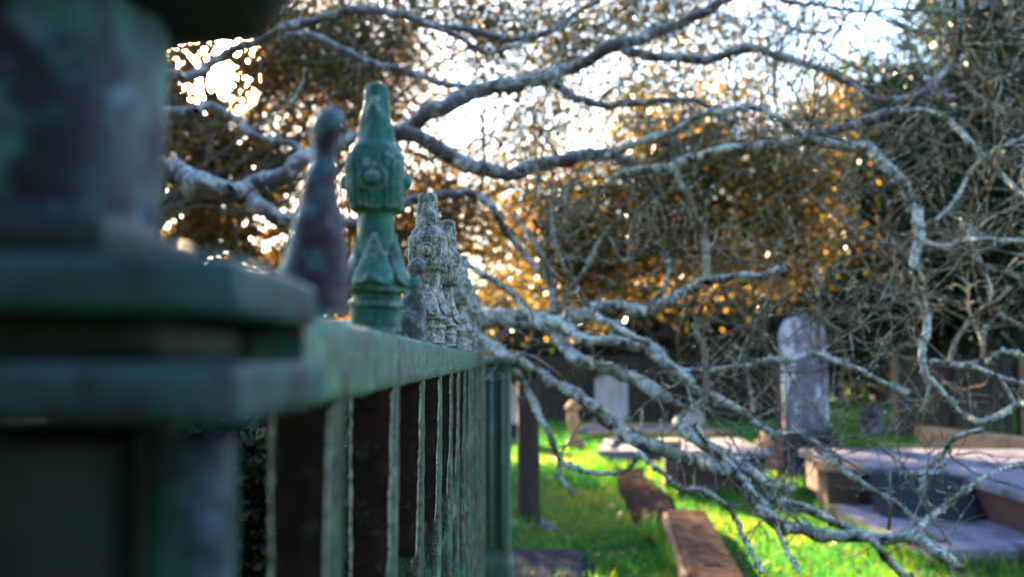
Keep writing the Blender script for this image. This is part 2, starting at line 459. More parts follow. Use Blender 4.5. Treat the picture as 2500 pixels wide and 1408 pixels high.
# finial shapes (z from rail centre)
def tall_finial(parent, y, seed, m, lean=0.0, ws=1.0, dz=.003):
    z0 = CAMZ
    mb = MB()
    # bar head with a step, collar, neck, bulb, blade
    P_ = [(.028, .0235, .0235, 3, 0), (.050, .0235, .0235, 3, 0), (.051, .0255, .0255, 3, 0), (.056, .0250, .0250, 2.6, 0), (.0565, .0225, .0225, 2.4, 0), (.064, .0235, .0235, 2.2, 0), (.0645, .029, .029, 2.0, 0),
          (.068, .030, .030, 2.0, 0), (.072, .0265, .0265, 2.0, 0), (.080, .0235, .0235, 2.2, .1), (.095, .0195, .0195, 2.4, .12), (.112, .0172, .0172, 2.6, .12), (.138, .0170, .0170, 2.6, .10), (.1415, .0185, .0185, 2.5, .05),
          (.1425, .0215, .0215, 3, 0), (.1435, .0245, .0245, 3.2, 0), (.153, .0272, .0272, 3.4, .0), (.166, .0288, .0288, 3.4, .0), (.184, .0288, .0288, 3.4, .0), (.196, .0272, .0272, 3.4, 0), (.1985, .0245, .0245, 3.2, .0), (.2035, .0236, .0236, 3.0, 0), (.2095, .0185, .0185, 2.8, .1),
          (.213, .0180, .0165, 3.0, .2), (.235, .0150, .0140, 3.2, .25), (.252, .0120, .0120, 3.4, .25), (.264, .0105, .0110, 3.4, .22), (.2665, .0095, .0100, 3.0, .15)]
    rings = []
    for z, rx, ry, e, fd in dense(P_, dz):
        cx = LAT + lean * max(0, z - .05); rx *= ws; ry *= ws
        if z > .225 and ws > 1.05: rx *= 1 + (z - .225) * 7; ry *= 1 + (z - .225) * 7
        if .144 < z < .197: rg = ring(cx, y, z0 + z, rx, ry, e, 96, 0, 28, .05)
        else: rg = ring(cx, y, z0 + z, rx, ry, e, 96, 0, 4 if fd else 0, fd)
        rings.append(rg)
    loft(mb, rings)
    # buttons on the four faces of the bulb
    for k in range(4):
        a = k * math.pi / 2
        d = Vector((math.sin(a), -math.cos(a), 0)); s = Vector((math.cos(a), math.sin(a), 0))
        c = Vector((LAT + lean * .12, y, z0 + .171)) + d * .0268 * ws
        rr = []
        for h, r in ((-.003, .0150), (.0012, .0142), (.0018, .0112), (.0012, .0085), (.0040, .0076), (.0070, .0052), (.0082, .001)):
            rr.append([tuple(c + d * h + s * (r * math.cos(t)) + Vector((0, 0, r * math.sin(t)))) for t in np.linspace(0, 2 * math.pi, 16, endpoint=False)])
        loft(mb, rr, False, True)
    rough(mb, .0016, 70, .0007, 260, seed)
    head = fbuild(mb, "finial", m, parent)
    # curled leaves round the foot of the neck
    lf = MB()
    for k in range(4):
        a = k * math.pi / 2
        d = Vector((math.sin(a), -math.cos(a), 0)); s = Vector((math.cos(a), math.sin(a), 0))
        path = [(.118, .0150, .0030), (.108, .0172, .0075), (.097, .0200, .0125), (.087, .0235, .0165), (.079, .0275, .0190), (.073, .0320, .0190), (.0695, .0355, .0160), (.0715, .0385, .0115), (.0765, .0385, .0075), (.079, .0360, .0045)]
        rr = []
        for z, o, hwid in dense(path, .002):
            c = Vector((LAT + lean * .04, y, z0 + z)) + d * o * ws
            q = []
            for t in np.linspace(0, 2 * math.pi, 14, endpoint=False):
                w_ = math.cos(t) * hwid; th = math.sin(t) * .0052
                q.append(tuple(c + s * w_ + d * (th - abs(w_) * .35) + Vector((0, 0, th * .3))))
            rr.append(q)
        loft(lf, rr)
    rough(lf, .0012, 80, .0005, 260, seed + 2)
    fbuild(lf, "curled_leaf", m, head)
def spear_finial(parent, y, seed, m, lean=0.0, zs=1.0):
    z0 = CAMZ; mb = MB()
    P_ = [(.028, .0220, 2.6), (.045, .0218, 2.5), (.060, .0212, 2.4), (.083, .0172, 2.3), (.100, .0134, 2.2), (.115, .0106, 2.2), (.128, .0082, 2.1), (.135, .0080, 2.1), (.141, .0102, 2.0), (.148, .0118, 2.0), (.155, .0106, 2.0), (.160, .0078, 2.0), (.1628, .0040, 2.0)]
    rings = [ring(LAT + lean * max(0, z - .03), y, z0 + z * zs, r, r, e, 28) for z, r, e in dense(P_, .003)]
    loft(mb, rings); rough(mb, .0036, 34, .0014, 130, seed)
    fbuild(mb, "finial", m, parent)
def bar(y, seed, hwid, m, k):
    mb = MB()
    zs = np.concatenate([np.arange(.02, .6, .08), np.arange(.6, CAMZ + .03, .008)])
    rings = []
    for z in zs:
        rings.append(ring(LAT, y, z, hwid * (1 + .03 * noise.noise(Vector((seed, z * 20, 0)))), hwid, 3.2, 28))
    loft(mb, rings); rough(mb, .0012, 55, .0006, 240, seed)
    o = fbuild(mb, "picket", m)
    # rusted bare plate on the bar below the rail
    pl = MB(); yf = y - hwid - .0022
    z1 = CAMZ - .026; z2 = CAMZ - .24 + random.uniform(-.006, .006)
    edge_l, edge_r, rows = [], [], []
    for i, z in enumerate(np.linspace(z1, z2, 60)):
        t = i / 59
        wl = hwid * (.84 + .09 * noise.noise(Vector((seed, t * 6, 1)))) * (1 - .18 * t * t)
        wr = hwid * (.80 + .10 * noise.noise(Vector((seed, t * 5, 5)))) * (1 - .25 * t * t)
        if i == 0: wl = wr = hwid
        xl, xr = LAT - wl, LAT + wr
        edge_l.append(Vector((xl, yf - .001, z))); edge_r.append(Vector((xr, yf - .001, z)))
        rows.append([(xl, yf + .006, z), (xl, yf, z), (LAT - wl * .45, yf - .0045, z), (LAT + wr * .1, yf - .0065, z), (LAT + wr * .6, yf - .0035, z), (xr, yf, z), (xr, yf + .006, z)])
    loft(pl, rows); rough(pl, .0008, 60, .0005, 220, seed)
    pp = fbuild(pl, "rusted_plate", M_rust, o)
    ed = MB()
    for e in (edge_l, edge_r):
        pts = [q + Vector((0, -.0006, 0)) for q in e]
        rad = [.0009 + .0009 * abs(noise.noise(Vector((seed, i * .2, 9)))) for i in range(len(pts))]
        tube(ed, pts, rad, 6, .6, 300)
    rough(ed, .0007, 200, 0, 0, seed)
    fbuild(ed, "edge_highlight", M_edge, o)  # pale lichen-toned tubes paint in the lit edge lines of the plate
    return o
k = 0; y = .32 - .315 * 0
ylist = [.32 + .315 * i for i in range(0, 15)]
for i, y in enumerate(ylist):
    if y > 4.75: break
    tall = i in (0, 2, 4, 5, 7, 8, 10, 12, 14)
    hwid = .0225 if tall else .0208
    if i == 0:
        mb = MB(); loft(mb, [ring(-.125, .40, z, .0165, .0165, 3, 24) for z in np.arange(.05, CAMZ - .02, .02)]); rough(mb, .002, 40, .0006, 200, 3); fbuild(mb, 'picket', M_postm); continue
    o = bar(y, i * 3.7, hwid, M_bar, i)
    if tall: tall_finial(o, y, i * 2.3, M_fin if i == 2 else M_fin2, lean={2: -.01, 4: -.01, 5: .05}.get(i, random.uniform(-.03, .08)), ws={4: 1.1, 5: 1.12}.get(i, 1.0))
    else: spear_finial(o, y, i * 1.9, M_spear if i == 1 else M_spear2, lean={1: .07, 3: .09}.get(i, random.uniform(-.05, .05)), zs={1: 1.0, 3: .80}.get(i, .75))

# near gate post with moulded bands (very close, far out of focus)
post = MB()
def sqr(cx, cy, z, rx, ry, e=6, n=40): return ring(cx, cy, z, rx, ry, e, n)
pc = (-.206, .425)
for (name, prof_, m_, e) in (
    ("post_shaft", [(CAMZ + .052, .050, .050), (CAMZ + .060, .0475, .0475), (CAMZ + .066, .0495, .0495), (CAMZ + .10, .050, .050), (CAMZ + .14, .051, .051), (CAMZ + .15, .050, .050)], M_postm, 4.0),
    ("post_cap", [(CAMZ + .150, .064, .064), (CAMZ + .154, .085, .07), (CAMZ + .158, .100, .072), (CAMZ + .168, .108, .074), (CAMZ + .185, .112, .076), (CAMZ + .30, .114, .08), (CAMZ + .36, .07, .06), (CAMZ + .42, .02, .02)], M_postd, 3),
    ("post_foot", [(.0, .075, .07), (CAMZ - .10, .06, .06), (CAMZ - .03, .06, .06)], M_postd, 3)):
    mb = MB(); loft(mb, [sqr(pc[0], pc[1], z, a, b, e) for z, a, b in dense(prof_, .006 if name != "post_foot" else .03)])
    rough(mb, .003, 30, .001, 160, 3)
    fbuild(mb, name, m_)
def rbox(mb, x0, x1, y0, y1, z0, z1, r=.004):
    cx, cy = (x0 + x1) / 2, (y0 + y1) / 2; a, b = (x1 - x0) / 2, (y1 - y0) / 2
    pr = [(z0, a - r, b - r), (z0 + r * .3, a - r * .3, b - r * .3), (z0 + r, a, b), (z1 - r, a, b), (z1 - r * .3, a - r * .3, b - r * .3), (z1, a - r, b - r)]
    def rr(z, a, b):
        out = []
        n = 10
        for (sx, sy) in ((1, -1), (1, 1), (-1, 1), (-1, -1)):
            pass
        pts = []
        c = [(1, -1), (1, 1), (-1, 1), (-1, -1)]
        for q in range(4):
            A = c[q]; B = c[(q + 1) % 4]
            for t in np.linspace(0, 1, n, endpoint=False):
                pts.append((cx + a * (A[0] * (1 - t) + B[0] * t), cy + b * (A[1] * (1 - t) + B[1] * t), z))
        return pts
    loft(mb, [rr(z, a, b) for z, a, b in dense(pr, .004)])
mb = MB(); rbox(mb, -.40, -.096, .35, .50, CAMZ + .0165, CAMZ + .038); rough(mb, .001, 50, .0005, 200, 1); fbuild(mb, "post_band", M_band)
mb = MB(); rbox(mb, -.40, -.0955, .35, .525, CAMZ - .023, CAMZ - .0005); rough(mb, .001, 50, .0005, 200, 5); fbuild(mb, "post_band", M_band)
mb = MB(); rbox(mb, -.33, -.128, .365, .54, CAMZ - .0005, CAMZ + .0165); fbuild(mb, "post_core", M_postd)
mb = MB(); rbox(mb, -.33, -.15, .365, .48, CAMZ + .038, CAMZ + .055); rough(mb, .001, 50, .0005, 200, 5); fbuild(mb, "post_shadow_strip", M_postd)  # dark box stands in for the shadow groove below the shaft
# corner post at the far end of the fence
mb = MB()
pr = [(.0, .085), (CAMZ - .95, .085), (CAMZ - .94, .073), (CAMZ - .02, .073), (CAMZ - .018, .080), (CAMZ + .008, .080), (CAMZ + .016, .06), (CAMZ + .02, .02)]
loft(mb, [ring(-.053, 4.93, z, a, a, 5, 40) for z, a in dense(pr, .03)]); rough(mb, .0015, 20, .0006, 90, 5)
cp = fbuild(mb, "corner_post", M_corner)
mb = MB(); 
for xx in (-.075, -.02): mb.box(xx - .008, xx + .008, 4.84, 4.857, .3, CAMZ - .06)
fbuild(mb, "post_fillet", M_corner, cp)

# ================================================================ BARE LICHENED TREE
bare = empty("bare_tree", (-3.4, 5.6, 0), 0, 'leafless tree with grey lichen covered limbs reaching across the picture over the graves', 'tree')
def blink(mb, name, m):   # build in world space but parent to the tree
    o = mb.build(name, m, None); o.parent = bare; o.matrix_parent_inverse = Matrix.Translation((3.4, -5.6, 0)); return o
TR = []
def limb(pts, D0, D1, w0, w1, m='a', wmid=None, jit=1.0):
    n = len(pts); P3 = []; rr = []
    for i, (px, py) in enumerate(pts):
        t = i / (n - 1); D = D0 + (D1 - D0) * t + .10 * math.sin(i * 1.7 + px * .01) * min(1, n / 6)
        w_ = (w0 * (1 - t) + w1 * t) if wmid is None else (w0 + (wmid - w0) * t * 2 if t < .5 else wmid + (w1 - wmid) * (t * 2 - 1))
        P3.append(P(px, py, D)); rr.append(w_ * .5 / FP * D)
    TR.append((P3, rr, m))
T = lambda s: [tuple(float(x) for x in q.split(',')) for q in s.split()]
limb(T("150,330 330,385 430,430 500,452 560,466 600,480 650,520 700,548 780,548 860,545 930,520 980,500 1060,478 1160,478 1200,510 1230,560 1280,620 1310,660"), 4.4, 4.0, 80, 16, 'a', 34)
limb(T("560,466 620,455 700,415 780,375 860,345 930,325 1000,312 1060,270 1130,240 1200,215 1300,190 1400,165 1500,110 1600,80 1700,40 1760,5 1850,-40"), 4.3, 4.6, 50, 24, 'a', 46)
limb(T("985,318 1050,345 1110,385 1180,412 1240,420 1330,405 1400,390 1480,378 1530,395 1570,425 1600,450"), 4.4, 4.2, 46, 16, 'a', 42)
limb(T("1500,432 1600,410 1680,390 1740,372 1840,350 1960,345 2060,350 2110,365 2160,395 2200,440 2225,500 2240,580 2235,650 2248,720 2262,800 2255,880 2272,935"), 4.2, 3.7, 26, 22, 'b', 38)
limb(T("1480,378 1560,345 1640,325 1700,290 1760,275 1850,265 1900,290 1960,330 2020,350"), 4.2, 4.0, 26, 18, 'b')
limb(T("1300,190 1370,215 1430,250 1530,258 1620,245 1700,245 1740,270 1790,300"), 4.5, 4.3, 26, 12, 'a')
limb(T("1500,115 1600,140 1700,140 1800,130 1850,120 1920,145 1990,165 2070,200 2120,235 2180,245 2260,230 2330,240"), 4.6, 4.2, 30, 14, 'a')
limb(T("1960,340 2050,310 2130,285 2200,270 2240,235 2290,190 2330,150 2350,60 2345,-20"), 4.0, 4.0, 28, 16, 'a')
limb(T("2200,275 2260,268 2310,290 2350,330 2400,380 2450,430 2510,480"), 4.0, 3.8, 20, 14, 'b')
limb(T("440,190 520,150 600,110 700,62 760,58 850,30 950,30 1050,60 1150,75 1250,95 1330,80 1400,40 1470,-10"), 4.8, 4.8, 30, 16, 'a', 24)
limb(T("700,90 760,85 900,150 1000,180 1080,205 1160,215 1240,210"), 4.8, 4.6, 26, 14, 'a')
limb(T("1050,62 1130,100 1190,130 1260,110 1330,85"), 4.7, 4.8, 16, 10, 'a')
limb(T("480,270 520,258 570,285 625,330 700,350 760,380"), 5.2, 5.0, 26, 18, 'a')
limb(T("1840,-20 1960,8 2060,25 2120,30 2180,24 2260,26 2340,30"), 4.9, 4.9, 12, 8, 'a')
limb(T("1965,12 1950,60 1900,110 1890,200 1900,260"), 4.8, 4.6, 12, 7, 'a')
limb(T("2030,40 2080,55 2120,90 2160,110"), 4.9, 4.9, 7, 3, 'a')
limb(T("2110,-10 2100,30 2090,70"), 4.9, 4.9, 6, 3, 'a')
limb(T("1797,160 1795,220 1797,290 1795,345"), 4.2, 4.2, 7, 5, 'a')
# lower limbs
limb(T("330,900 560,870 760,840 880,812 1000,803 1120,790 1200,778 1280,775 1340,780 1400,778 1460,755 1520,748 1620,745 1680,715 1730,690 1800,680 1860,672 1912,655"), 4.6, 3.5, 90, 15, 'b', 56)
limb(T("1340,785 1400,812 1470,822 1540,838 1590,862 1640,905 1700,950 1760,985 1810,1010 1860,1045 1900,1055 1960,1060 2010,1095 2060,1125"), 3.8, 3.3, 40, 10, 'b', 30)
limb(T("1060,800 1150,830 1200,850 1250,872 1310,915 1380,955 1440,990 1500,1040 1560,1080 1640,1095 1710,1120 1750,1150 1800,1185 1850,1230 1890,1265 1960,1295 2050,1310 2150,1312 2230,1310 2290,1340 2345,1378"), 4.0, 2.9, 34, 34, 'b', 48)
limb(T("1300,785 1370,830 1430,875 1500,910 1560,940 1620,960 1650,1000 1670,1040 1720,1075 1770,1110 1830,1150 1870,1180 1935,1188"), 3.9, 3.2, 42, 26, 'b', 44)
limb(T("1830,1150 1880,1215 1950,1235 2010,1260 2080,1290 2130,1330 2180,1380 2230,1430"), 3.3, 3.0, 28, 26, 'b')
limb(T("1690,1040 1740,1100 1800,1150 1840,1200 1870,1240"), 3.3, 3.2, 22, 12, 'b')
limb(T("1460,772 1530,810 1600,850 1640,890 1690,930"), 3.7, 3.4, 24, 18, 'b')
limb(T("1255,895 1290,960 1320,1020 1350,1080 1370,1120 1420,1150 1480,1155 1530,1145 1560,1110"), 3.8, 3.5, 24, 12, 'b')
limb(T("1365,1105 1370,1160 1385,1190 1405,1218"), 3.7, 3.7, 20, 6, 'b')
limb(T("1560,1100 1620,1160 1665,1200 1710,1190 1750,1215 1790,1260 1820,1320 1865,1395"), 3.4, 3.1, 14, 16, 'b')
limb(T("1895,1265 1915,1330 1950,1395"), 3.1, 3.0, 16, 12, 'b')
limb(T("1660,900 1740,905 1800,892 1900,882 1980,868 2060,885 2120,920 2170,940 2210,960"), 3.6, 3.3, 16, 12, 'b', 22)
limb(T("2262,885 2330,892 2400,880 2450,862 2510,870"), 3.6, 3.5, 24, 10, 'b')
limb(T("2370,893 2440,920 2510,938"), 3.5, 3.4, 16, 12, 'b')
limb(T("2430,915 2460,950 2480,985"), 3.5, 3.5, 12, 10, 'b')
limb(T("2268,925 2310,980 2350,1010 2390,1030 2440,1010 2490,985 2520,980"), 3.6, 3.3, 18, 22, 'b')
limb(T("2400,1050 2330,1070 2300,1110 2260,1150 2250,1200 2270,1235 2300,1245"), 3.3, 3.2, 20, 12, 'b')
limb(T("2150,1312 2220,1300 2300,1240 2360,1190 2430,1150 2510,1130"), 3.0, 3.2, 16, 10, 'b', 18)
limb(T("2000,1100 2060,1150 2120,1190 2200,1240 2260,1290"), 3.3, 3.1, 20, 14, 'b')
limb(T("2240,585 2290,600 2340,592 2400,580 2450,588 2510,590"), 3.8, 3.7, 22, 14, 'b')
limb(T("2285,535 2340,480 2380,410 2430,370 2510,330"), 3.9, 3.8, 12, 12, 'b')
limb(T("2310,520 2380,560 2430,600"), 3.9, 3.8, 10, 8, 'b')
limb(T("2245,650 2180,600 2100,560 2030,520 1980,480"), 3.9, 4.3, 14, 8, 'c')
limb(T("2270,930 2260,980 2240,1020"), 3.6, 3.6, 12, 5, 'b')
limb(T("2310,890 2340,820 2370,780 2420,740 2470,700"), 3.6, 3.7, 14, 8, 'c')
limb(T("2400,880 2410,800 2440,770 2500,800"), 3.5, 3.5, 12, 10, 'c')
limb(T("1350,765 1345,700 1330,640 1295,575 1250,520"), 3.8, 4.3, 22, 8, 'a')
limb(T("1365,765 1400,700 1440,640 1470,580 1520,520"), 3.8, 4.1, 16, 8, 'c')
limb(T("1440,750 1410,700 1370,640 1350,560 1345,480"), 3.8, 4.2, 16, 8, 'c')
limb(T("1590,740 1620,700 1634,660 1625,620 1600,590"), 3.6, 3.8, 11, 5, 'a')
limb(T("1725,690 1722,630 1725,580 1700,530 1675,470 1650,410"), 3.6, 4.0, 22, 18, 'c')
limb(T("1300,775 1260,730 1230,700 1170,660 1110,640"), 3.9, 4.2, 26, 20, 'b')
limb(T("1720,970 1720,880 1700,800 1720,740"), 3.5, 3.6, 24, 12, 'c')
limb(T("2005,880 2000,800 2003,720 1995,650"), 3.6, 3.9, 14, 8, 'c')
limb(T("2010,770 2060,760 2140,745"), 3.8, 3.8, 10, 4, 'c')
limb(T("1840,1010 1830,960 1820,880 1840,800 1880,720"), 3.5, 3.8, 14, 8, 'c')
limb(T("1570,1070 1565,1040 1568,1000"), 3.5, 3.5, 8, 4, 'b')
limb(T("1618,1080 1616,1050 1612,1020"), 3.5, 3.5, 8, 4, 'b')
limb(T("2170,1290 2175,1230 2172,1150"), 3.1, 3.2, 10, 6, 'c')

# trunk, standing behind the near post, and two main forks
tk = MB()
tpts = [Vector((-3.4, 5.6, -.05)), Vector((-3.32, 5.5, .5)), Vector((-3.15, 5.35, 1.0)), Vector((-2.95, 5.1, 1.5)), P(-250, 350, 4.8), P(0, 330, 4.6), P(160, 332, 4.4)]
a, b = catmull(tpts, [.34, .27, .24, .20, .13, .10, .08], .06); tube(tk, a, b, 16, .25, 5)
a, b = catmull([Vector((-3.15, 5.35, 1.0)), P(-100, 860, 4.9), P(150, 900, 4.7), P(330, 900, 4.6)], [.2, .13, .1, .085], .06); tube(tk, a, b, 14, .25, 5)
a, b = catmull([P(-250, 350, 4.8), P(0, 150, 4.9), P(250, 160, 4.9), P(440, 190, 4.8)], [.12, .08, .05, .03], .06); tube(tk, a, b, 12, .25, 5)
a, b = catmull([P(250, 160, 4.9), P(380, 270, 5.1), P(480, 270, 5.2)], [.05, .04, .028], .06); tube(tk, a, b, 12, .25, 5)
blink(tk, "trunk", M_bark)
MM = {'a': M_bark, 'b': M_bark2, 'c': M_twig}
twA, twB, lich = MB(), MB(), MB()
allp = []
def flake(p, r):
    for _ in range(3):
        d = Vector(rng.normal(size=3)).normalized(); e = d.orthogonal().normalized(); g = d.cross(e)
        s = r * random.uniform(.5, 1.2); c = p + d * r * .5
        lich.add([tuple(c - e * s), tuple(c + g * s * .6 + d * s * .4), tuple(c + e * s), tuple(c - g * s * .7 + d * s * .3)], [[0, 1, 2, 3]])
def twig(p, d, L, r, lvl, mb):
    n = max(3, int(L / .035)); pts = [p.copy()]; rr = [r]; q = p.copy(); d = d.normalized()
    bend = Vector(rng.normal(size=3)) * .12
    for i in range(n):
        d = (d + Vector(rng.normal(size=3)) * .17 + bend * .5 + Vector((0, 0, .02))).normalized()
        q = q + d * (L / n); pts.append(q.copy()); rr.append(r * (1 - .6 * (i + 1) / n))
        if lvl > 0 and random.random() < (.40 if lvl > 1 else .28):
            e = (d + Vector(rng.normal(size=3)) * .75).normalized()
            twig(q, e, L * random.uniform(.35, .65), max(.0012, r * .6), lvl - 1, mb)
        if random.random() < .18: flake(q, random.uniform(.003, .006))
    tube(mb, pts, rr, 5)
for (P3, rr, m) in TR:
    mb = MB()
    a, b = catmull(P3, rr, .035)
    # knots and crookedness
    a = [q + Vector(nvec(q * 6)) * min(.03, b[i] * .9) + Vector(nvec(q * 19)) * min(.011, b[i] * .5) for i, q in enumerate(a)]
    b = [r * (1 + .10 * max(0, noise.noise(q * 5)) + .08 * noise.noise(q * 30)) for r, q in zip(b, a)]
    b = [x * (.74 if m == 'b' else .85) for x in b]
    tube(mb, a, b, 12, .26, 24)
    blink(mb, "limb", MM[m])
    for i in range(2, len(a) - 1):
        t = (a[i + 1] - a[i - 1]).normalized()
        q = a[i]; xpx = 1250 + q.x / q.y * FP
        dens = .17 if xpx > 1300 else .10
        if random.random() < dens:
            e = (t * random.uniform(.1, .9) + Vector(rng.normal(size=3)) * .8 + Vector((0, 0, .12))).normalized()
            L = random.uniform(.08, .55) * (1.0 if b[i] > .01 else .6)
            twig(q, e, L, min(b[i] * .45, random.uniform(.003, .0070)), 2 if L > .22 else 1, twA if random.random() < .5 else twB)
        if xpx > 900:
            for _ in range(6 if m == 'b' else 2):
                if random.random() < .75:
                    d = Vector(rng.normal(size=3)).normalized(); d.z = abs(d.z) * .6 + d.z * .4
                    flake(q + d * b[i] * .95, random.uniform(.004, .012) * (1 + 20 * b[i]))
# loose thickets of fine branchlets in the mid part and on the right
def thicket(n, x0, x1, y0, y1, D0, D1, L0, L1, r0, r1):
    for _ in range(n):
        q = P(random.uniform(x0, x1), random.uniform(y0, y1), random.uniform(D0, D1))
        d = Vector((random.uniform(-1, 1), random.uniform(-.6, .6), random.uniform(-.7, 1)))
        twig(q, d, random.uniform(L0, L1), random.uniform(r0, r1), 2, twA if random.random() < .45 else twB)
thicket(30, 1280, 2150, 380, 720, 3.6, 4.9, .3, .9, .003, .0065)
thicket(34, 1950, 2560, 0, 560, 3.6, 5.0, .3, .9, .003, .007)
thicket(18, 1950, 2540, 560, 900, 3.3, 4.2, .3, .7, .003, .006)
thicket(9, 1650, 2100, 700, 1000, 3.3, 4.0, .25, .6, .003, .006)
thicket(6, 1900, 2480, 1000, 1330, 3.0, 3.5, .15, .4, .002, .004)
thicket(40, 600, 2000, -60, 260, 4.4, 5.6, .3, .9, .002, .005)
o = blink(twA, "twigs", M_twig); o['kind'] = 'stuff'
o = blink(twB, "twigs", M_twigp); o['kind'] = 'stuff'
o = blink(lich, "lichen", M_lichen); o['kind'] = 'stuff'

# ================================================================ LEAFY TREES BEHIND
def tree(name, label, base, trunk_r, crown, mt, total, size, limbs=14, m_b=M_dbark, group='leafy trees behind the graves', **kw):
    bx, by = base
    e = empty(name, (bx, by, 0), 0, label, 'tree', group)
    inv = Matrix.Translation((-bx, -by, 0))
    mb = MB()
    cs = [P(c[0], c[1], c[2]) for c in crown]
    mean = sum(cs, Vector()) / len(cs)
    top = Vector((bx * .4 + mean.x * .6, by * .4 + mean.y * .6, max(1.2, mean.z * .75)))
    pts, rr = catmull([Vector((bx, by, -.1)), Vector((bx * .9 + top.x * .1, by, top.z * .45)), top], [trunk_r * 1.3, trunk_r, trunk_r * .6], .15)
    tube(mb, pts, rr, 10, .25, 3)
    for i in range(limbs):
        c = cs[i % len(cs)] + Vector(rng.normal(size=3)) * .5
        s = pts[int(len(pts) * random.uniform(.45, .98))]
        mid = s.lerp(c, .5) + Vector(rng.normal(size=3)) * .25
        a, b = catmull([s, mid, c], [trunk_r * .4, trunk_r * .22, trunk_r * .05], .15)
        a = [q + Vector(nvec(q * 1.3)) * .30 + Vector(nvec(q * 4)) * .07 for q in a]
        tube(mb, a, b, 6)
        for j in range(4):
            q = a[int(len(a) * random.uniform(.3, .95))]; ee = q + Vector(rng.normal(size=3)) * .8
            aa, bb = catmull([q, q.lerp(ee, .5) + Vector(rng.normal(size=3)) * .12, ee], [trunk_r * .12, trunk_r * .07, trunk_r * .03], .15)
            tube(mb, aa, bb, 5)
    o = mb.build("trunk", m_b); o.parent = e; o.matrix_parent_inverse = inv
    o = leaf_mesh("crown", mt, crown, total, size, None, **kw); o.parent = e; o.matrix_parent_inverse = inv
    return e

tree("brown_leaved_tree", 'tree with fine brown and gold leaves standing in front of the low sun', (-5.2, 10.5), .22,
     [(440, 360, 10.0, 120, 100, .9), (640, 180, 10.4, 120, 100, .9), (520, 230, 11.5, 110, 120, .8, .6), (540, 400, 10, 110, 90, .8), (640, 390, 10, 150, 120, .9), (800, 220, 10.6, 160, 130, 1), (840, 400, 10.2, 140, 90, .8, .7), (740, 90, 10.8, 170, 90, 1, .7),
      (480, 560, 10.0, 140, 60, .8, .8), (1020, 190, 10.8, 130, 70, .8, .45), (1060, 350, 10.6, 100, 80, .7, .5), (940, 130, 10.8, 140, 80, .8, .8), (930, 300, 10.6, 100, 100, .8, .4), (930, 600, 10.6, 130, 100, .8), (1060, 500, 10.4, 140, 100, .8), (1150, 580, 10.4, 120, 80, .8, .9), (700, 610, 10.2, 150, 60, .8, .8), (330, 200, 10.2, 200, 220, 1)],
     M_leafB, 84000, .055, limbs=22)
tree("brown_leaved_tree", 'olive and gold leaved tree behind the bare branches in the middle', (3.9, 14.6), .05,
     [(1330, 560, 13, 140, 110, 1), (1300, 430, 13, 130, 70, 1, .6), (1500, 470, 13.4, 150, 90, 1), (1600, 320, 13.4, 150, 100, 1, .75), (1700, 430, 13.4, 160, 110, 1), (1760, 270, 13.6, 110, 100, 1, .6), (1880, 420, 13.6, 160, 130, 1), (1450, 620, 13.4, 170, 90, 1), (1680, 590, 13.4, 190, 110, 1), (1900, 590, 13.8, 150, 110, 1), (1950, 280, 13.8, 110, 60, 1, .45), (1400, 700, 13.6, 110, 70, 1)],
     M_leafM, 62000, .075, limbs=14, tonebias=.0)
tree("overhanging_tree", 'thin leaved twigs of a tree hanging in from above against the sky', (-5.5, 9.2), .06,
     [(1230, 40, 9, 110, 60, .7, .8), (1400, 50, 9, 120, 70, .7, .8), (1560, 30, 9.2, 120, 70, .7, .8), (1350, 130, 9, 120, 50, .6, .5), (1700, 60, 9.4, 140, 60, .7, .6), (1830, 90, 9.4, 80, 70, .6, .5), (1100, 30, 9, 110, 40, .6, .7), (960, 60, 9, 120, 50, .6, .8), (820, 150, 9, 110, 60, .6, .6), (1240, 170, 9, 80, 60, .6, .7), (1450, 230, 9.2, 110, 60, .6, .5), (1280, 320, 9.2, 120, 80, .6, .45), (1950, 120, 9.4, 130, 60, .6, .25), (1650, 190, 9.4, 120, 50, .6, .4), (1180, 150, 9, 70, 60, .5, .4), (700, 30, 9.2, 120, 60, .6, .7), (900, 0, 9.2, 100, 30, .6, .5)],
     M_leafM, 35000, .045, limbs=11, tonebias=-.15)
tree("evergreen_tree", 'dark evergreen tree at the right behind the pale hanging twigs', (7.5, 17.5), .3,
     [(2150, 300, 16, 170, 110, 1.2), (2080, 200, 16, 110, 60, 1, .35), (2350, 220, 16, 200, 140, 1.3, .6), (2250, 450, 16, 220, 160, 1.3), (2450, 430, 16, 150, 200, 1.3), (2060, 480, 16.5, 150, 140, 1.2), (2150, 640, 16, 230, 140, 1.3), (2420, 680, 16, 180, 170, 1.3), (2330, 60, 16, 130, 90, 1, .6), (2470, 60, 16, 80, 120, 1, .6), (2560, 250, 16, 90, 300, 1.4), (2000, 760, 16.5, 200, 100, 1.2)],
     M_leafD, 125000, .10, limbs=20, tonebias=-.05)
tree("evergreen_tree", 'dark conifer with drooping boughs and painted gold glints behind the middle graves', (3.4, 21.8), .10,
     [(1500, 690, 21, 170, 90, 1.2), (1700, 700, 21, 190, 90, 1.2), (1620, 580, 21.5, 200, 90, 1.2), (1880, 720, 21, 190, 100, 1.2), (1350, 740, 21, 170, 80, 1.2), (860, 600, 21, 100, 60, 1.0), (1180, 760, 23, 100, 60, 1), (1860, 800, 21, 200, 70, 1.2), (2120, 800, 21, 220, 90, 1.2)],
     M_leafD, 70000, .12, limbs=18, tonebias=.12, aspect=.3)
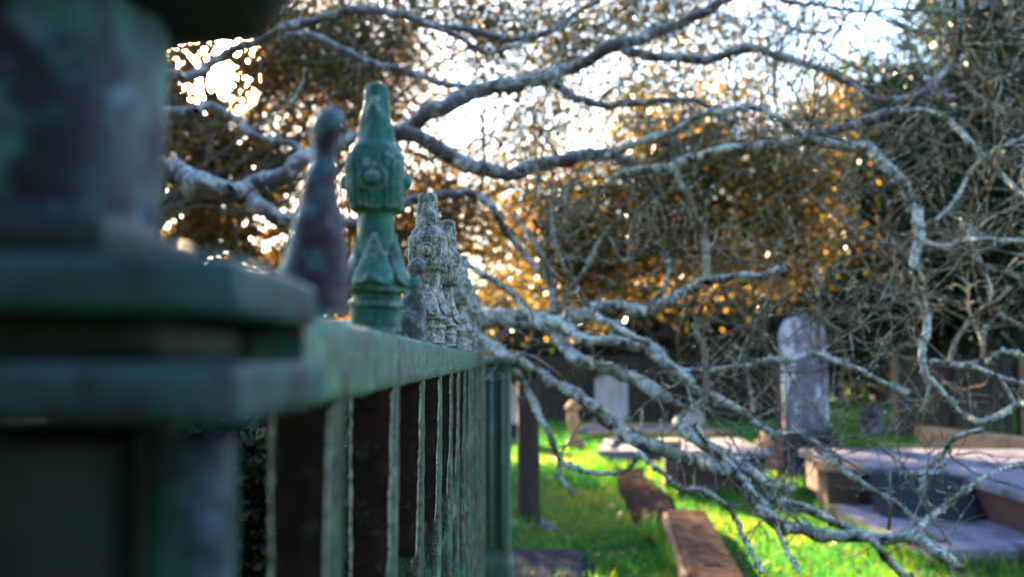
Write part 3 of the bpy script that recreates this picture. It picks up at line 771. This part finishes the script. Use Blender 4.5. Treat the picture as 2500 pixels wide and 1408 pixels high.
# far hedge that closes the view
hedge = MB()
e = empty("far_hedge", (0, 28, 0), 0, 'long dark far hedge closing the view behind all the graves', 'hedge')
hc = [(px, py, 28 + 1.5 * math.sin(px), 150, 90, 1.5) for px in range(-100, 2900, 150) for py in (735, 810, 900) if not 1000 < px < 1140]
o = leaf_mesh("foliage", M_leafD, hc, 130000, .20, None, sub=14, tight=.9); o.parent = e; o.matrix_parent_inverse = Matrix.Translation((0, -28, 0))
hb = MB()
for i, x in enumerate(np.arange(-17, 19, 1.1)):
    a, b = catmull([Vector((x, 28.6, -.1)), Vector((x + random.uniform(-.4, .4), 28.4, 1.4)), Vector((x + random.uniform(-.8, .8), 28.3, 2.6))], [.12, .08, .04], .3)
    tube(hb, a, b, 6)
o = hb.build("stems", M_dbark); o.parent = e; o.matrix_parent_inverse = Matrix.Translation((0, -28, 0))

e = empty("dark_filler_shrub", (-1.9, 3.2, 0), 0, 'dense shrub added to darken the gaps close behind the iron fence at the left', 'shrub')  # leaf mass added so the gaps behind the fence read dark
o = leaf_mesh("foliage", M_leafD, [(300, 1200, 2.6, 620, 200, .4), (560, 1170, 3.0, 220, 130, .3)], 80000, .032, None, sub=40, tight=.3, tonebias=-.2, xmax=-.32); o.parent = e; o.matrix_parent_inverse = Matrix.Translation((1.9, -3.2, 0))
sb = MB()
for i in range(14):
    x = random.uniform(-.9, .9); a, b = catmull([Vector((-1.9 + x, 3.2 + x * .3, -.05)), Vector((-1.9 + x * 1.2, 3.2 + random.uniform(-.2, .2), .5)), Vector((-1.9 + x * 1.4, 3.1, .95))], [.02, .014, .006], .08); tube(sb, a, b, 6)
o = sb.build("stems", M_dbark); o.parent = e; o.matrix_parent_inverse = Matrix.Translation((1.9, -3.2, 0))

wb = leaf_mesh("sky_blocker_leaves", M_leafD, [], 0, 0, None) if False else None
wm = MB(); nW = 34000  # unseen leaf mass added behind the camera to block sky light
ang = rng.normal(math.pi * 1.42, math.pi * .17, nW); rad_ = rng.uniform(7, 11, nW); zz = rng.beta(1.3, 1.3, nW) * 8.5
cp_ = np.c_[np.cos(ang) * rad_ * 1.1, np.sin(ang) * rad_, zz]
n_ = rng.normal(size=(nW, 3)); n_ /= np.linalg.norm(n_, axis=1)[:, None]; t_ = np.cross(n_, rng.normal(size=(nW, 3))); t_ /= np.linalg.norm(t_, axis=1)[:, None]; b_ = np.cross(n_, t_)
v_ = np.stack([cp_, cp_ + t_ * .14 + b_ * .1, cp_ + t_ * .32, cp_ + t_ * .14 - b_ * .1], 1)
wm.add(v_.reshape(-1, 3), np.arange(nW * 4).reshape(-1, 4))
wo = wm.build("sky_blocker_leaves", M_leafD, None, smooth=False); tag(wo, kind='stuff')
a = wo.data.attributes.new("tone", 'FLOAT', 'FACE'); a.data.foreach_set("value", rng.random(nW).astype(np.float32))

e = empty("shade_shrub", (-1.0, 11, 0), 0, 'waist high golden green shrub, added to shade the grass, between the finials and the fence corner', 'shrub')  # placed in the sun's path to shade the left grass
o = leaf_mesh("foliage", M_leafM, [(940, 900, 11, 110, 150, .6), (1080, 860, 11, 110, 140, .6), (1130, 960, 11, 70, 110, .5), (820, 920, 11, 110, 140, .5)], 26000, .06, None, sub=60, tight=.4, tonebias=.15); o.parent = e; o.matrix_parent_inverse = Matrix.Translation((1.0, -11, 0))
sb = MB()
for i in range(12):
    x = random.uniform(-.8, .5); a, b = catmull([Vector((-1 + x, 11, -.05)), Vector((-1 + x * 1.2, 11 + random.uniform(-.2, .2), .7)), Vector((-1 + x * 1.4, 11, 1.5))], [.03, .02, .008], .1); tube(sb, a, b, 6)
o = sb.build("stems", M_dbark); o.parent = e; o.matrix_parent_inverse = Matrix.Translation((1.0, -11, 0))

# ================================================================ GRAVEYARD
M_stone = simple_mat("weathered_limestone", (.060, .052, .075), (.115, .10, .135), 4, (.40, .40, .47), .50, .60, .85, .4, .01, sc3=2.2, stretch=(1.6, 1.6, .6))
M_stonel = simple_mat("pale_marble", (.24, .23, .27), (.38, .37, .42), 4, (.12, .11, .13), .56, .72, .7, .3, .01, stretch=(2, 2, .6))
M_sand = simple_mat("sun_tinted_sandstone", (.34, .17, .10), (.48, .27, .17), 7, (.12, .07, .05), .52, .66, .85, .5, .01)  # the sun's orange light is put into the stone colour
M_dark = simple_mat("dark_granite", (.022, .022, .032), (.04, .04, .052), 12, (.07, .07, .08), .62, .75, .95, .15, .004, spec=0)
M_conc = simple_mat("mossy_concrete", (.105, .098, .14), (.19, .18, .245), 5, (.04, .034, .038), .50, .62, .85, .6, .015, spec=.15)
M_wood = simple_mat("grey_timber", (.018, .013, .012), (.038, .027, .023), 10, (.10, .065, .045), .58, .7, .9, .5, .01, stretch=(3, 3, .3))
M_tan = simple_mat('sunlit_timber', (.08, .05, .034), (.15, .10, .065), 10, rough_=.9, stretch=(3, 3, .3))  # lighter timber copy with sunlight put into its colour
M_iron = simple_mat("black_iron", (.02, .02, .022), (.04, .035, .035), 20, rough_=.6)
def brick_mat(name, c1, c2, mo, sc=1.0):
    m, nt, bs = mat(name)
    v0 = N(nt, "ShaderNodeTexCoord"); sp = N(nt, "ShaderNodeSeparateXYZ"); nt.links.new(v0.outputs['Object'], sp.inputs[0])
    cb = N(nt, "ShaderNodeCombineXYZ")
    nt.links.new(math_(nt, 'ADD', sp.outputs[0], sp.outputs[1]), cb.inputs[0]); nt.links.new(sp.outputs[2], cb.inputs[1])
    br = N(nt, "ShaderNodeTexBrick"); nt.links.new(cb.outputs[0], br.inputs['Vector'])
    br.inputs['Scale'].default_value = sc; br.inputs['Brick Width'].default_value = .23; br.inputs['Row Height'].default_value = .076; br.inputs['Mortar Size'].default_value = .006
    br.inputs['Color1'].default_value = (*c1, 1); br.inputs['Color2'].default_value = (*c2, 1); br.inputs['Mortar'].default_value = (*mo, 1)
    f, h = noise_fac(nt, v0.outputs['Object'], 9, 6, .5, .72)
    c = mixc(nt, math_(nt, 'MULTIPLY', f, .7), br.outputs[0], (.05, .04, .04))
    nt.links.new(c, bs.inputs['Base Color']); bs.inputs['Roughness'].default_value = .9
    bumpn(nt, bs, math_(nt, 'ADD', math_(nt, 'MULTIPLY', br.outputs['Fac'], -1), math_(nt, 'MULTIPLY', h, .6)), .8, .01)
    return m
M_brick = brick_mat("dark_red_brick", (.065, .020, .018), (.045, .016, .016), (.045, .036, .034))
M_brickb = brick_mat("brown_brick", (.10, .045, .028), (.06, .03, .022), (.06, .045, .036))

M_kerb = simple_mat("dirty_brick_top", (.050, .033, .026), (.115, .078, .060), 14, (.018, .012, .010), .52, .66, .95, .6, .012, sc3=9, spec=0)
def bevel(o, w_=.01, seg=2):
    md = o.modifiers.new("bevel", 'BEVEL'); md.width = w_; md.segments = seg; md.limit_method = 'ANGLE'; md.angle_limit = R(40)
    for p in o.data.polygons: p.use_smooth = False
    return o
def boxpart(name, m, parent, x0, x1, y0, y1, z0, z1, bw=.01):
    mb = MB(); mb.box(x0, x1, y0, y1, z0, z1); o = mb.build(name, m, parent, smooth=False); bevel(o, bw); return o
def outline(name, m, parent, pts, y0, y1, bw=.01):
    """prism of an (x, z) outline between y0 and y1"""
    n = len(pts); mb = MB(); v = [(x, y0, z) for x, z in pts] + [(x, y1, z) for x, z in pts]
    mb.add(v, [[i, (i + 1) % n, n + (i + 1) % n, n + i] for i in range(n)])
    mb.f.append(np.array([list(range(n))])); mb.f.append(np.array([list(range(2 * n - 1, n - 1, -1))]))
    o = mb.build(name, m, parent, smooth=False)
    md = o.modifiers.new("bevel", 'BEVEL'); md.width = bw; md.segments = 2; md.limit_method = 'ANGLE'; md.angle_limit = R(30)
    return o
def arch(w_, z0, z1, rise, n=14):
    return [(-w_, z0), (w_, z0)] + [(w_ * math.cos(t), z1 - rise + rise * math.sin(t)) for t in np.linspace(0, math.pi, n)]

# tall arched headstone
b = G(1965, 1178); t = empty("headstone", (b.x + .08, b.y + .25, 0), R(7), 'tall arched grey headstone with pale streaks on a dark stepped base', 'headstone')
boxpart("plinth", M_dark, t, -.36, .36, -.28, .28, -.02, .20, .015)
boxpart("step", M_dark, t, -.31, .31, -.22, .22, .20, .36, .015)
boxpart("base", M_dark, t, -.285, .285, -.17, .17, .36, .50, .02)
outline("tablet", M_stone, t, arch(.225, .50, 1.66, .225), -.06, .07, .012)
for s in (-1, 1): 
    mb = MB(); mb.box(-.025 + s * .20, .025 + s * .20, -.075, -.061, .54, 1.30); bevel(mb.build("border_fillet", M_stone, t, smooth=False), .004)
# sunlit left edges of its steps, built as orange blocks
b = G(1872, 1135); t = empty("lit_step_edges", (b.x, b.y + .2, 0), R(10), 'sunlit step edges of the tall headstone built as orange blocks', 'stones')
boxpart("block", M_sand, t, -.14, .12, -.10, .12, 0, .12, .02); boxpart("block", M_sand, t, -.06, .13, -.08, .10, .12, .27, .02); boxpart("block", M_sand, t, .01, .12, -.06, .08, .27, .40, .02)
# pale headstone beside the timber fence
b = G(1493, 1040); t = empty("headstone", (b.x, b.y, 0), R(-4), 'pale marble headstone in front of the dark timber fence', 'headstone')
outline("tablet", M_stonel, t, arch(.29, .12, .93, .10), -.05, .05); boxpart("base", M_conc, t, -.36, .36, -.16, .16, -.02, .12)
# white stele just right of the fence corner post
b = G(1236, 1078); t = empty("headstone", (b.x, b.y, 0), 0, 'white headstone on a dark base just right of the green corner post', 'headstone')
outline("tablet", M_stonel, t, arch(.17, .27, .86, .06), -.05, .05); boxpart("base", M_dark, t, -.22, .20, -.15, .15, .06, .27); boxpart("kerb", M_conc, t, -.6, .32, -.3, .3, -.03, .06)
# sunlit pillar
b = G(1405, 1095); t = empty("stone_pillar", (b.x, b.y, 0), R(20), 'small leaning sandstone pillar with an overhanging cap, lit by the sun', 'pillar')
pmb = MB(); loft(pmb, [ring(0, 0, z, a, a, 5, 24) for z, a in dense([(-.02, .11), (.10, .11), (.12, .065), (.25, .06), (.40, .075), (.46, .062), (.52, .055)], .03)]); pmb.build("shaft", M_sand, t)
cmb = MB(); loft(cmb, [ring(0.02, 0, z + .0, a, a, 4, 24) for z, a in [(.52, .06), (.54, .10), (.57, .105), (.62, .07), (.66, .03)]]); cmb.build("cap", M_sand, t)
for v_ in (t,): v_.rotation_euler = (0, R(-5), R(20))
# knobbed post
b = G(1403, 1012); t = empty("iron_post", (b.x, b.y, 0), 0, 'thin sun tinted grave post with a round knob in front of the timber fence', 'post')
mb = MB(); loft(mb, [ring(0, 0, z, .05, .05, 2, 14) for z in (0, .5, 1.0)]); mb.build("shaft", M_sand, t)
mb = MB(); loft(mb, [ring(0, 0, 1.0 + .09 + .1 * math.sin(a), .085 * math.cos(a), .085 * math.cos(a), 2, 16) for a in np.linspace(-1.45, 1.45, 9)]); mb.build("knob", M_sand, t)
# dark wooden post
b = G(1290, 1292); t = empty("wooden_post", (b.x, b.y, 0), R(5), 'dark square wooden post standing in the shaded grass near the fence corner', 'post')
mb = MB(); loft(mb, [ring(.004 * math.sin(z * 5), 0, z, .082 - .01 * z, .08, 6, 24) for z in np.arange(-.05, 1.14, .05)]); rough(mb, .004, 12); mb.build("shaft", M_wood, t)
boxpart("cap", M_wood, t, -.10, .10, -.10, .10, 1.12, 1.17)
mb = MB(); loft(mb, [ring(0, 0, z, a, a, 2, 20) for z, a in ((-.05, .24), (.02, .22), (.05, .13))]); rough(mb, .02, 8); mb.build("footing", M_conc, t)
# grave slab at lower left
b = G(1255, 1400, .12); t = empty("grave_slab", (b.x - .25, b.y + .3, 0), R(-4), 'low dark grave slab beside the fence at the bottom edge', 'grave')
boxpart("slab", M_dark, t, -.5, .62, -.55, .42, .05, .12); boxpart("kerb", M_dark, t, -.56, .68, -.62, .48, -.03, .05)
# brick edged kerb in the foreground
t = empty("brick_kerb", (1.10, 5.9, 0), R(-6), 'low brown brick kerb running towards the viewer between path and grass', 'kerb')
boxpart("brickwork", M_kerb, t, -.13, .13, -1.7, 1.2, -.03, .16, .012); boxpart("side_render", M_brickb, t, -.16, -.131, -1.7, 1.2, -.03, .14, .008)
# dark box tomb in the middle
b = G(1650, 1212); t = empty("box_tomb", (b.x, b.y, 0), R(-3), 'dark brick box tomb with a pale stone top behind the kerb', 'tomb')
boxpart("walls", M_brick, t, .04, .80, .02, 1.5, -.02, .34); boxpart("top_slab", M_conc, t, 0, .84, -.03, 1.55, .34, .40, .012)
boxpart("pillar", M_brickb, t, -.10, .035, -.06, .10, -.02, .46); boxpart("pillar_cap", M_sand, t, -.12, .055, -.08, .12, .46, .50)
# kerbed graves further back
b = G(1480, 1135); t = empty("grave_kerb", (b.x, b.y, 0), R(-8), 'stone kerbed grave behind the earth path with sunlit edges', 'grave')
for (x0, x1, y0, y1) in ((-.1, 1.5, 0, .14), (-.1, 1.5, 1.7, 1.84), (-.1, .04, .14, 1.7), (1.36, 1.5, .14, 1.7)): boxpart("kerb_stone", M_conc, t, x0, x1, y0, y1, -.02, .17)
boxpart("slab", M_stone, t, .04, 1.36, .14, 1.7, .02, .11)
b = G(1440, 1070); t = empty("grave_kerb", (b.x, b.y, 0), R(3), 'low sandstone kerbed grave with a small urn beside the sunlit pillar', 'grave')
boxpart("kerb_stone", M_sand, t, 0, 2.2, 0, .16, -.02, .12); boxpart("kerb_stone", M_sand, t, 0, 2.2, 1.6, 1.76, -.02, .12); boxpart("slab", M_conc, t, 0, 2.2, .16, 1.6, 0, .08)
mb = MB(); loft(mb, [ring(.5, .3, z, a, a, 2, 16) for z, a in ((.08, .06), (.12, .09), (.2, .1), (.25, .07), (.28, .09))]); mb.build("urn", M_stonel, t)
# vault on the right
t = empty("brick_vault", (2.62, 7.7, 0), R(-2), 'large dark red brick vault with a pale concrete top at the right edge', 'tomb')
boxpart("walls", M_brick, t, .03, 3.4, .03, 1.55, -.02, .33); boxpart("walls", M_brick, t, .62, 3.4, -1.62, .027, -.02, .33)
boxpart("top_slab", M_conc, t, -.02, 3.45, -.02, 1.6, .33, .39, .012); boxpart("top_slab", M_conc, t, .57, 3.45, -1.67, -.023, .33, .387, .012)
boxpart("end_pier", M_brickb, t, -.22, .02, -.05, .25, -.02, .36); boxpart("pier_cap", M_sand, t, -.25, .03, -.08, .28, .36, .42)
t = empty("grave_slab", (2.40, 5.75, 0), R(2), 'wide blue grey concrete grave slab in front of the brick vault', 'grave')
boxpart("slab", M_conc, t, 0, 2.4, 0, 1.78, .06, .13, .012); boxpart("kerb", M_conc, t, .03, 2.37, .03, 1.75, -.03, .06)
# rounded polished memorial with flowers
t = empty("desk_headstone", (2.93, 7.05, .13), R(-12), 'dark polished round shouldered stone lying against the brick vault', 'headstone')
mb = MB(); loft(mb, [[(x * .38, y_ + .22 * z / .25, z) for x, y_ in [(-1, 0), (-.9, -.2 + z * .5), (-.5, -.26 + z * .5), (0, -.28 + z * .5), (.5, -.26 + z * .5), (.9, -.2 + z * .5), (1, 0), (.9, .14), (0, .16), (-.9, .14)]] for z in (0, .08, .16, .22, .25)]); mb.build("block", M_dark, t)
M_petal, ntp, bsp = mat("white_petals"); bsp.inputs['Base Color'].default_value = (.75, .75, .78, 1)
fl = empty("flower_bunch", (2.9, 7.15, .38), 0, 'white flowers lying on the dark rounded stone', 'flowers')
for k_ in range(5):
    mb = MB(); cx = -.12 + .06 * k_; cy = .02 * math.sin(k_ * 2)
    for q in range(8):
        a = q * math.pi / 4; d = Vector((math.cos(a), math.sin(a), .35)); s = Vector((-math.sin(a), math.cos(a), 0)); c = Vector((cx, cy, .02))
        mb.add([tuple(c), tuple(c + d * .02 + s * .012), tuple(c + d * .035), tuple(c + d * .02 - s * .012)], [[0, 1, 2, 3]])
    mb.build("blossom", M_petal, fl)
# concrete retaining kerb, sunlit, far right
A = G(2235, 1085); B = G(2620, 1140); ang = math.atan2(B.y - A.y, B.x - A.x)
t = empty("retaining_wall", (A.x, A.y, 0), ang, 'long low sunlit concrete plot wall at the far right', 'wall')
Lw = (B - A).length
for i in range(5): boxpart("coping_block", M_sand, t, Lw / 5 * i, Lw / 5 * (i + 1) - .012, 0, .22, -.02, .26, .008)
# dark paling fence at the right
t = empty("paling_fence", (5.8, 15.2, 0), R(-12), 'dark timber paling fence at the right behind the plot wall', 'fence')
for i in range(22): boxpart("paling", M_wood, t, .17 * i, .17 * i + .145, 0, .03, .05, 1.22 + .02 * math.sin(i * 3), .004)
for i in range(0, 5): boxpart("fence_post", M_tan if i % 2 == 0 else M_wood, t, .9 * i - .05, .9 * i + .05, -.11, -.003, -.05, 1.3, .008)
boxpart("fence_rail", M_wood, t, -.05, 3.8, .032, .08, .95, 1.05)
# dark timber fence behind the middle graves
t = empty("timber_fence", (.2, 19.6, 0), R(-3), 'long dark brown timber fence across the back behind the middle graves', 'fence')
for i in range(36): boxpart("board", M_wood, t, .16 * i, .16 * i + .152, 0, .025, .04, 1.30 + .015 * math.sin(i * 2.2), .004)
for i in range(0, 5): boxpart("fence_post", M_wood, t, 1.42 * i - .05, 1.42 * i + .05, -.11, -.003, -.05, 1.36, .008)
boxpart("fence_rail", M_wood, t, -.05, 5.8, .027, .08, 1.0, 1.1)
# small far stones
for (px, py, w_, h_, m_, lb) in ((2130, 1062, .17, .45, M_stone, 'small grey leaning headstone in the grass right of the tall one'), (2195, 1052, .14, .22, M_conc, 'little low marker stone right of the leaning grey headstone'),
                                 (1690, 1048, .2, .35, M_stonel, 'small pale headstone half hidden by the pale limbs')):
    b = G(px, py); t = empty("headstone", (b.x, b.y, 0), R(random.uniform(-12, 12)), lb, 'headstone')
    outline("tablet", m_, t, arch(w_, .05, h_, w_ * .5), -.05, .05); boxpart("base", M_conc, t, -w_ - .06, w_ + .06, -.1, .1, -.02, .05)
b = G(2150, 1100); t = empty("grave_kerb", (b.x, b.y, 0), 0, 'row of flat sunlit kerb stones in the grass behind the brick vault', 'grave')
for i in range(3): boxpart("kerb_stone", M_sand, t, .32 * i, .32 * i + .28, 0, .16, -.01, .09 - .01 * i, .012)

# ================================================================ GRASS
def grass(name, n, x0, x1, y0, y1, h, seed, label):
    r = np.random.default_rng(seed)
    yy = y0 * (y1 / y0) ** r.random(n)
    xx = x0 + (x1 - x0) * r.random(n)
    px = xx * yy                                    # spread with distance
    z = np.array([gz(a, b) for a, b in zip(px, yy)]) if n < 400000 else 0
    ppx = 1250 + px / yy * FP; ppy = HZ + CAMZ / yy * FP
    ok = ~((ppy > 1085) & (ppy < 1345) & (ppx > np.interp(ppy, [a[1] for a in L_], [a[0] for a in L_]) - 6) & (ppx < np.interp(ppy, [a[1] for a in R_], [a[0] for a in R_]) + 6))
    px, yy, z = px[ok], yy[ok], z[ok]; n = len(px)
    pos = np.c_[px, yy, z]
    hh_ = h * r.uniform(.5, 1.3, n) * (yy / 7) ** .35; an = r.random(n) * 6.283; wd = .0035 * (yy / 5) * r.uniform(.7, 1.4, n)
    d = np.c_[np.cos(an), np.sin(an), np.zeros(n)]; ln = np.c_[np.cos(an * 3.3), np.sin(an * 3.3), np.zeros(n)] * (hh_ * r.uniform(.1, .6, n))[:, None]
    v = np.empty((n, 3, 3)); v[:, 0] = pos - d * wd[:, None]; v[:, 1] = pos + d * wd[:, None]; v[:, 2] = pos + ln; v[:, 2, 2] += hh_
    mb = MB(); mb.add(v.reshape(-1, 3), np.arange(n * 3).reshape(-1, 3))
    o = mb.build(name, M_grass, None, smooth=False)
    a = o.data.attributes.new("tone", 'FLOAT', 'FACE')
    big = np.array([noise.noise(Vector((a_ * .9, b_ * .9, 3))) for a_, b_ in zip(px, yy)])
    big2 = np.array([noise.noise(Vector((a_ * 5, b_ * 5, 8))) for a_, b_ in zip(px, yy)])
    a.data.foreach_set("value", np.clip(.45 + .5 * big + .3 * big2 + r.normal(size=n) * .2, 0, 1).astype(np.float32))
    tag(o, kind='stuff')
M_grass = leaf_mat("grass_blades", [(0, (.008, .055, .016)), (.4, (.014, .115, .022)), (.75, (.070, .175, .018)), (.9, (.17, .18, .02)), (1, (.18, .14, .05))], trans=.5, rough_=.5)
grass("grass", 210000, -.12, .60, 3.6, 24, .055, 3, '')

# longer tufts round the graves
def tufts(n, boxes, seed):
    r = np.random.default_rng(seed); px = []; py = []
    for (x0, x1, y0, y1) in boxes:
        k = int(n * ((x1 - x0) + (y1 - y0)) / 12)
        px += list(r.uniform(x0, x1, k)) + list(x0 + r.normal(size=k) * .03); py += list(y0 - np.abs(r.normal(size=k)) * .05) + list(r.uniform(y0, y1, k))
    px = np.array(px); py = np.array(py); n = len(px)
    z = np.array([gz(a, b) for a, b in zip(px, py)]); hh_ = r.uniform(.05, .16, n); an = r.random(n) * 6.283
    d = np.c_[np.cos(an), np.sin(an), np.zeros(n)] * .006; ln = np.c_[np.cos(an * 3), np.sin(an * 3), np.zeros(n)] * (hh_ * .5)[:, None]
    pos = np.c_[px, py, z]; v = np.empty((n, 3, 3)); v[:, 0] = pos - d; v[:, 1] = pos + d; v[:, 2] = pos + ln; v[:, 2, 2] += hh_
    mb = MB(); mb.add(v.reshape(-1, 3), np.arange(n * 3).reshape(-1, 3)); o = mb.build("grass", M_grass, None, smooth=False)
    a = o.data.attributes.new("tone", 'FLOAT', 'FACE'); a.data.foreach_set("value", np.clip(r.normal(.55, .22, n), 0, 1).astype(np.float32)); tag(o, kind='stuff')
tufts(2600, [(.95, 1.25, 4.3, 7.1), (1.4, 2.3, 8.7, 10.2), (2.4, 4.8, 5.75, 7.5), (2.4, 2.6, 7.6, 9.2), (2.5, 3.3, 9.6, 10), (.95, 2.5, 10.8, 12.6), (-.3, .5, 5.2, 6.2), (.05, .2, 7, 7.1), (5, 8, 11.5, 14)], 5)
# fallen leaves
nL = 9000; yy = 3.8 * (22 / 3.8) ** rng.random(nL); xx = rng.uniform(-.12, .6, nL) * yy
zz = np.array([gz(a, b) for a, b in zip(xx, yy)]) + rng.uniform(.02, .06, nL)
an = rng.random(nL) * 6.283; sz = rng.uniform(.012, .03, nL)
e1 = np.c_[np.cos(an), np.sin(an), rng.normal(size=nL) * .3] * sz[:, None]; e2 = np.c_[-np.sin(an), np.cos(an), rng.normal(size=nL) * .3] * (sz * .6)[:, None]
c_ = np.c_[xx, yy, zz]; v_ = np.stack([c_ - e1, c_ - e2, c_ + e1, c_ + e2], 1)
mb = MB(); mb.add(v_.reshape(-1, 3), np.arange(nL * 4).reshape(-1, 4)); o = mb.build("fallen_leaves", M_leafB, None, smooth=False); tag(o, kind='stuff')
a = o.data.attributes.new("tone", 'FLOAT', 'FACE'); a.data.foreach_set("value", rng.uniform(.3, .95, nL).astype(np.float32))
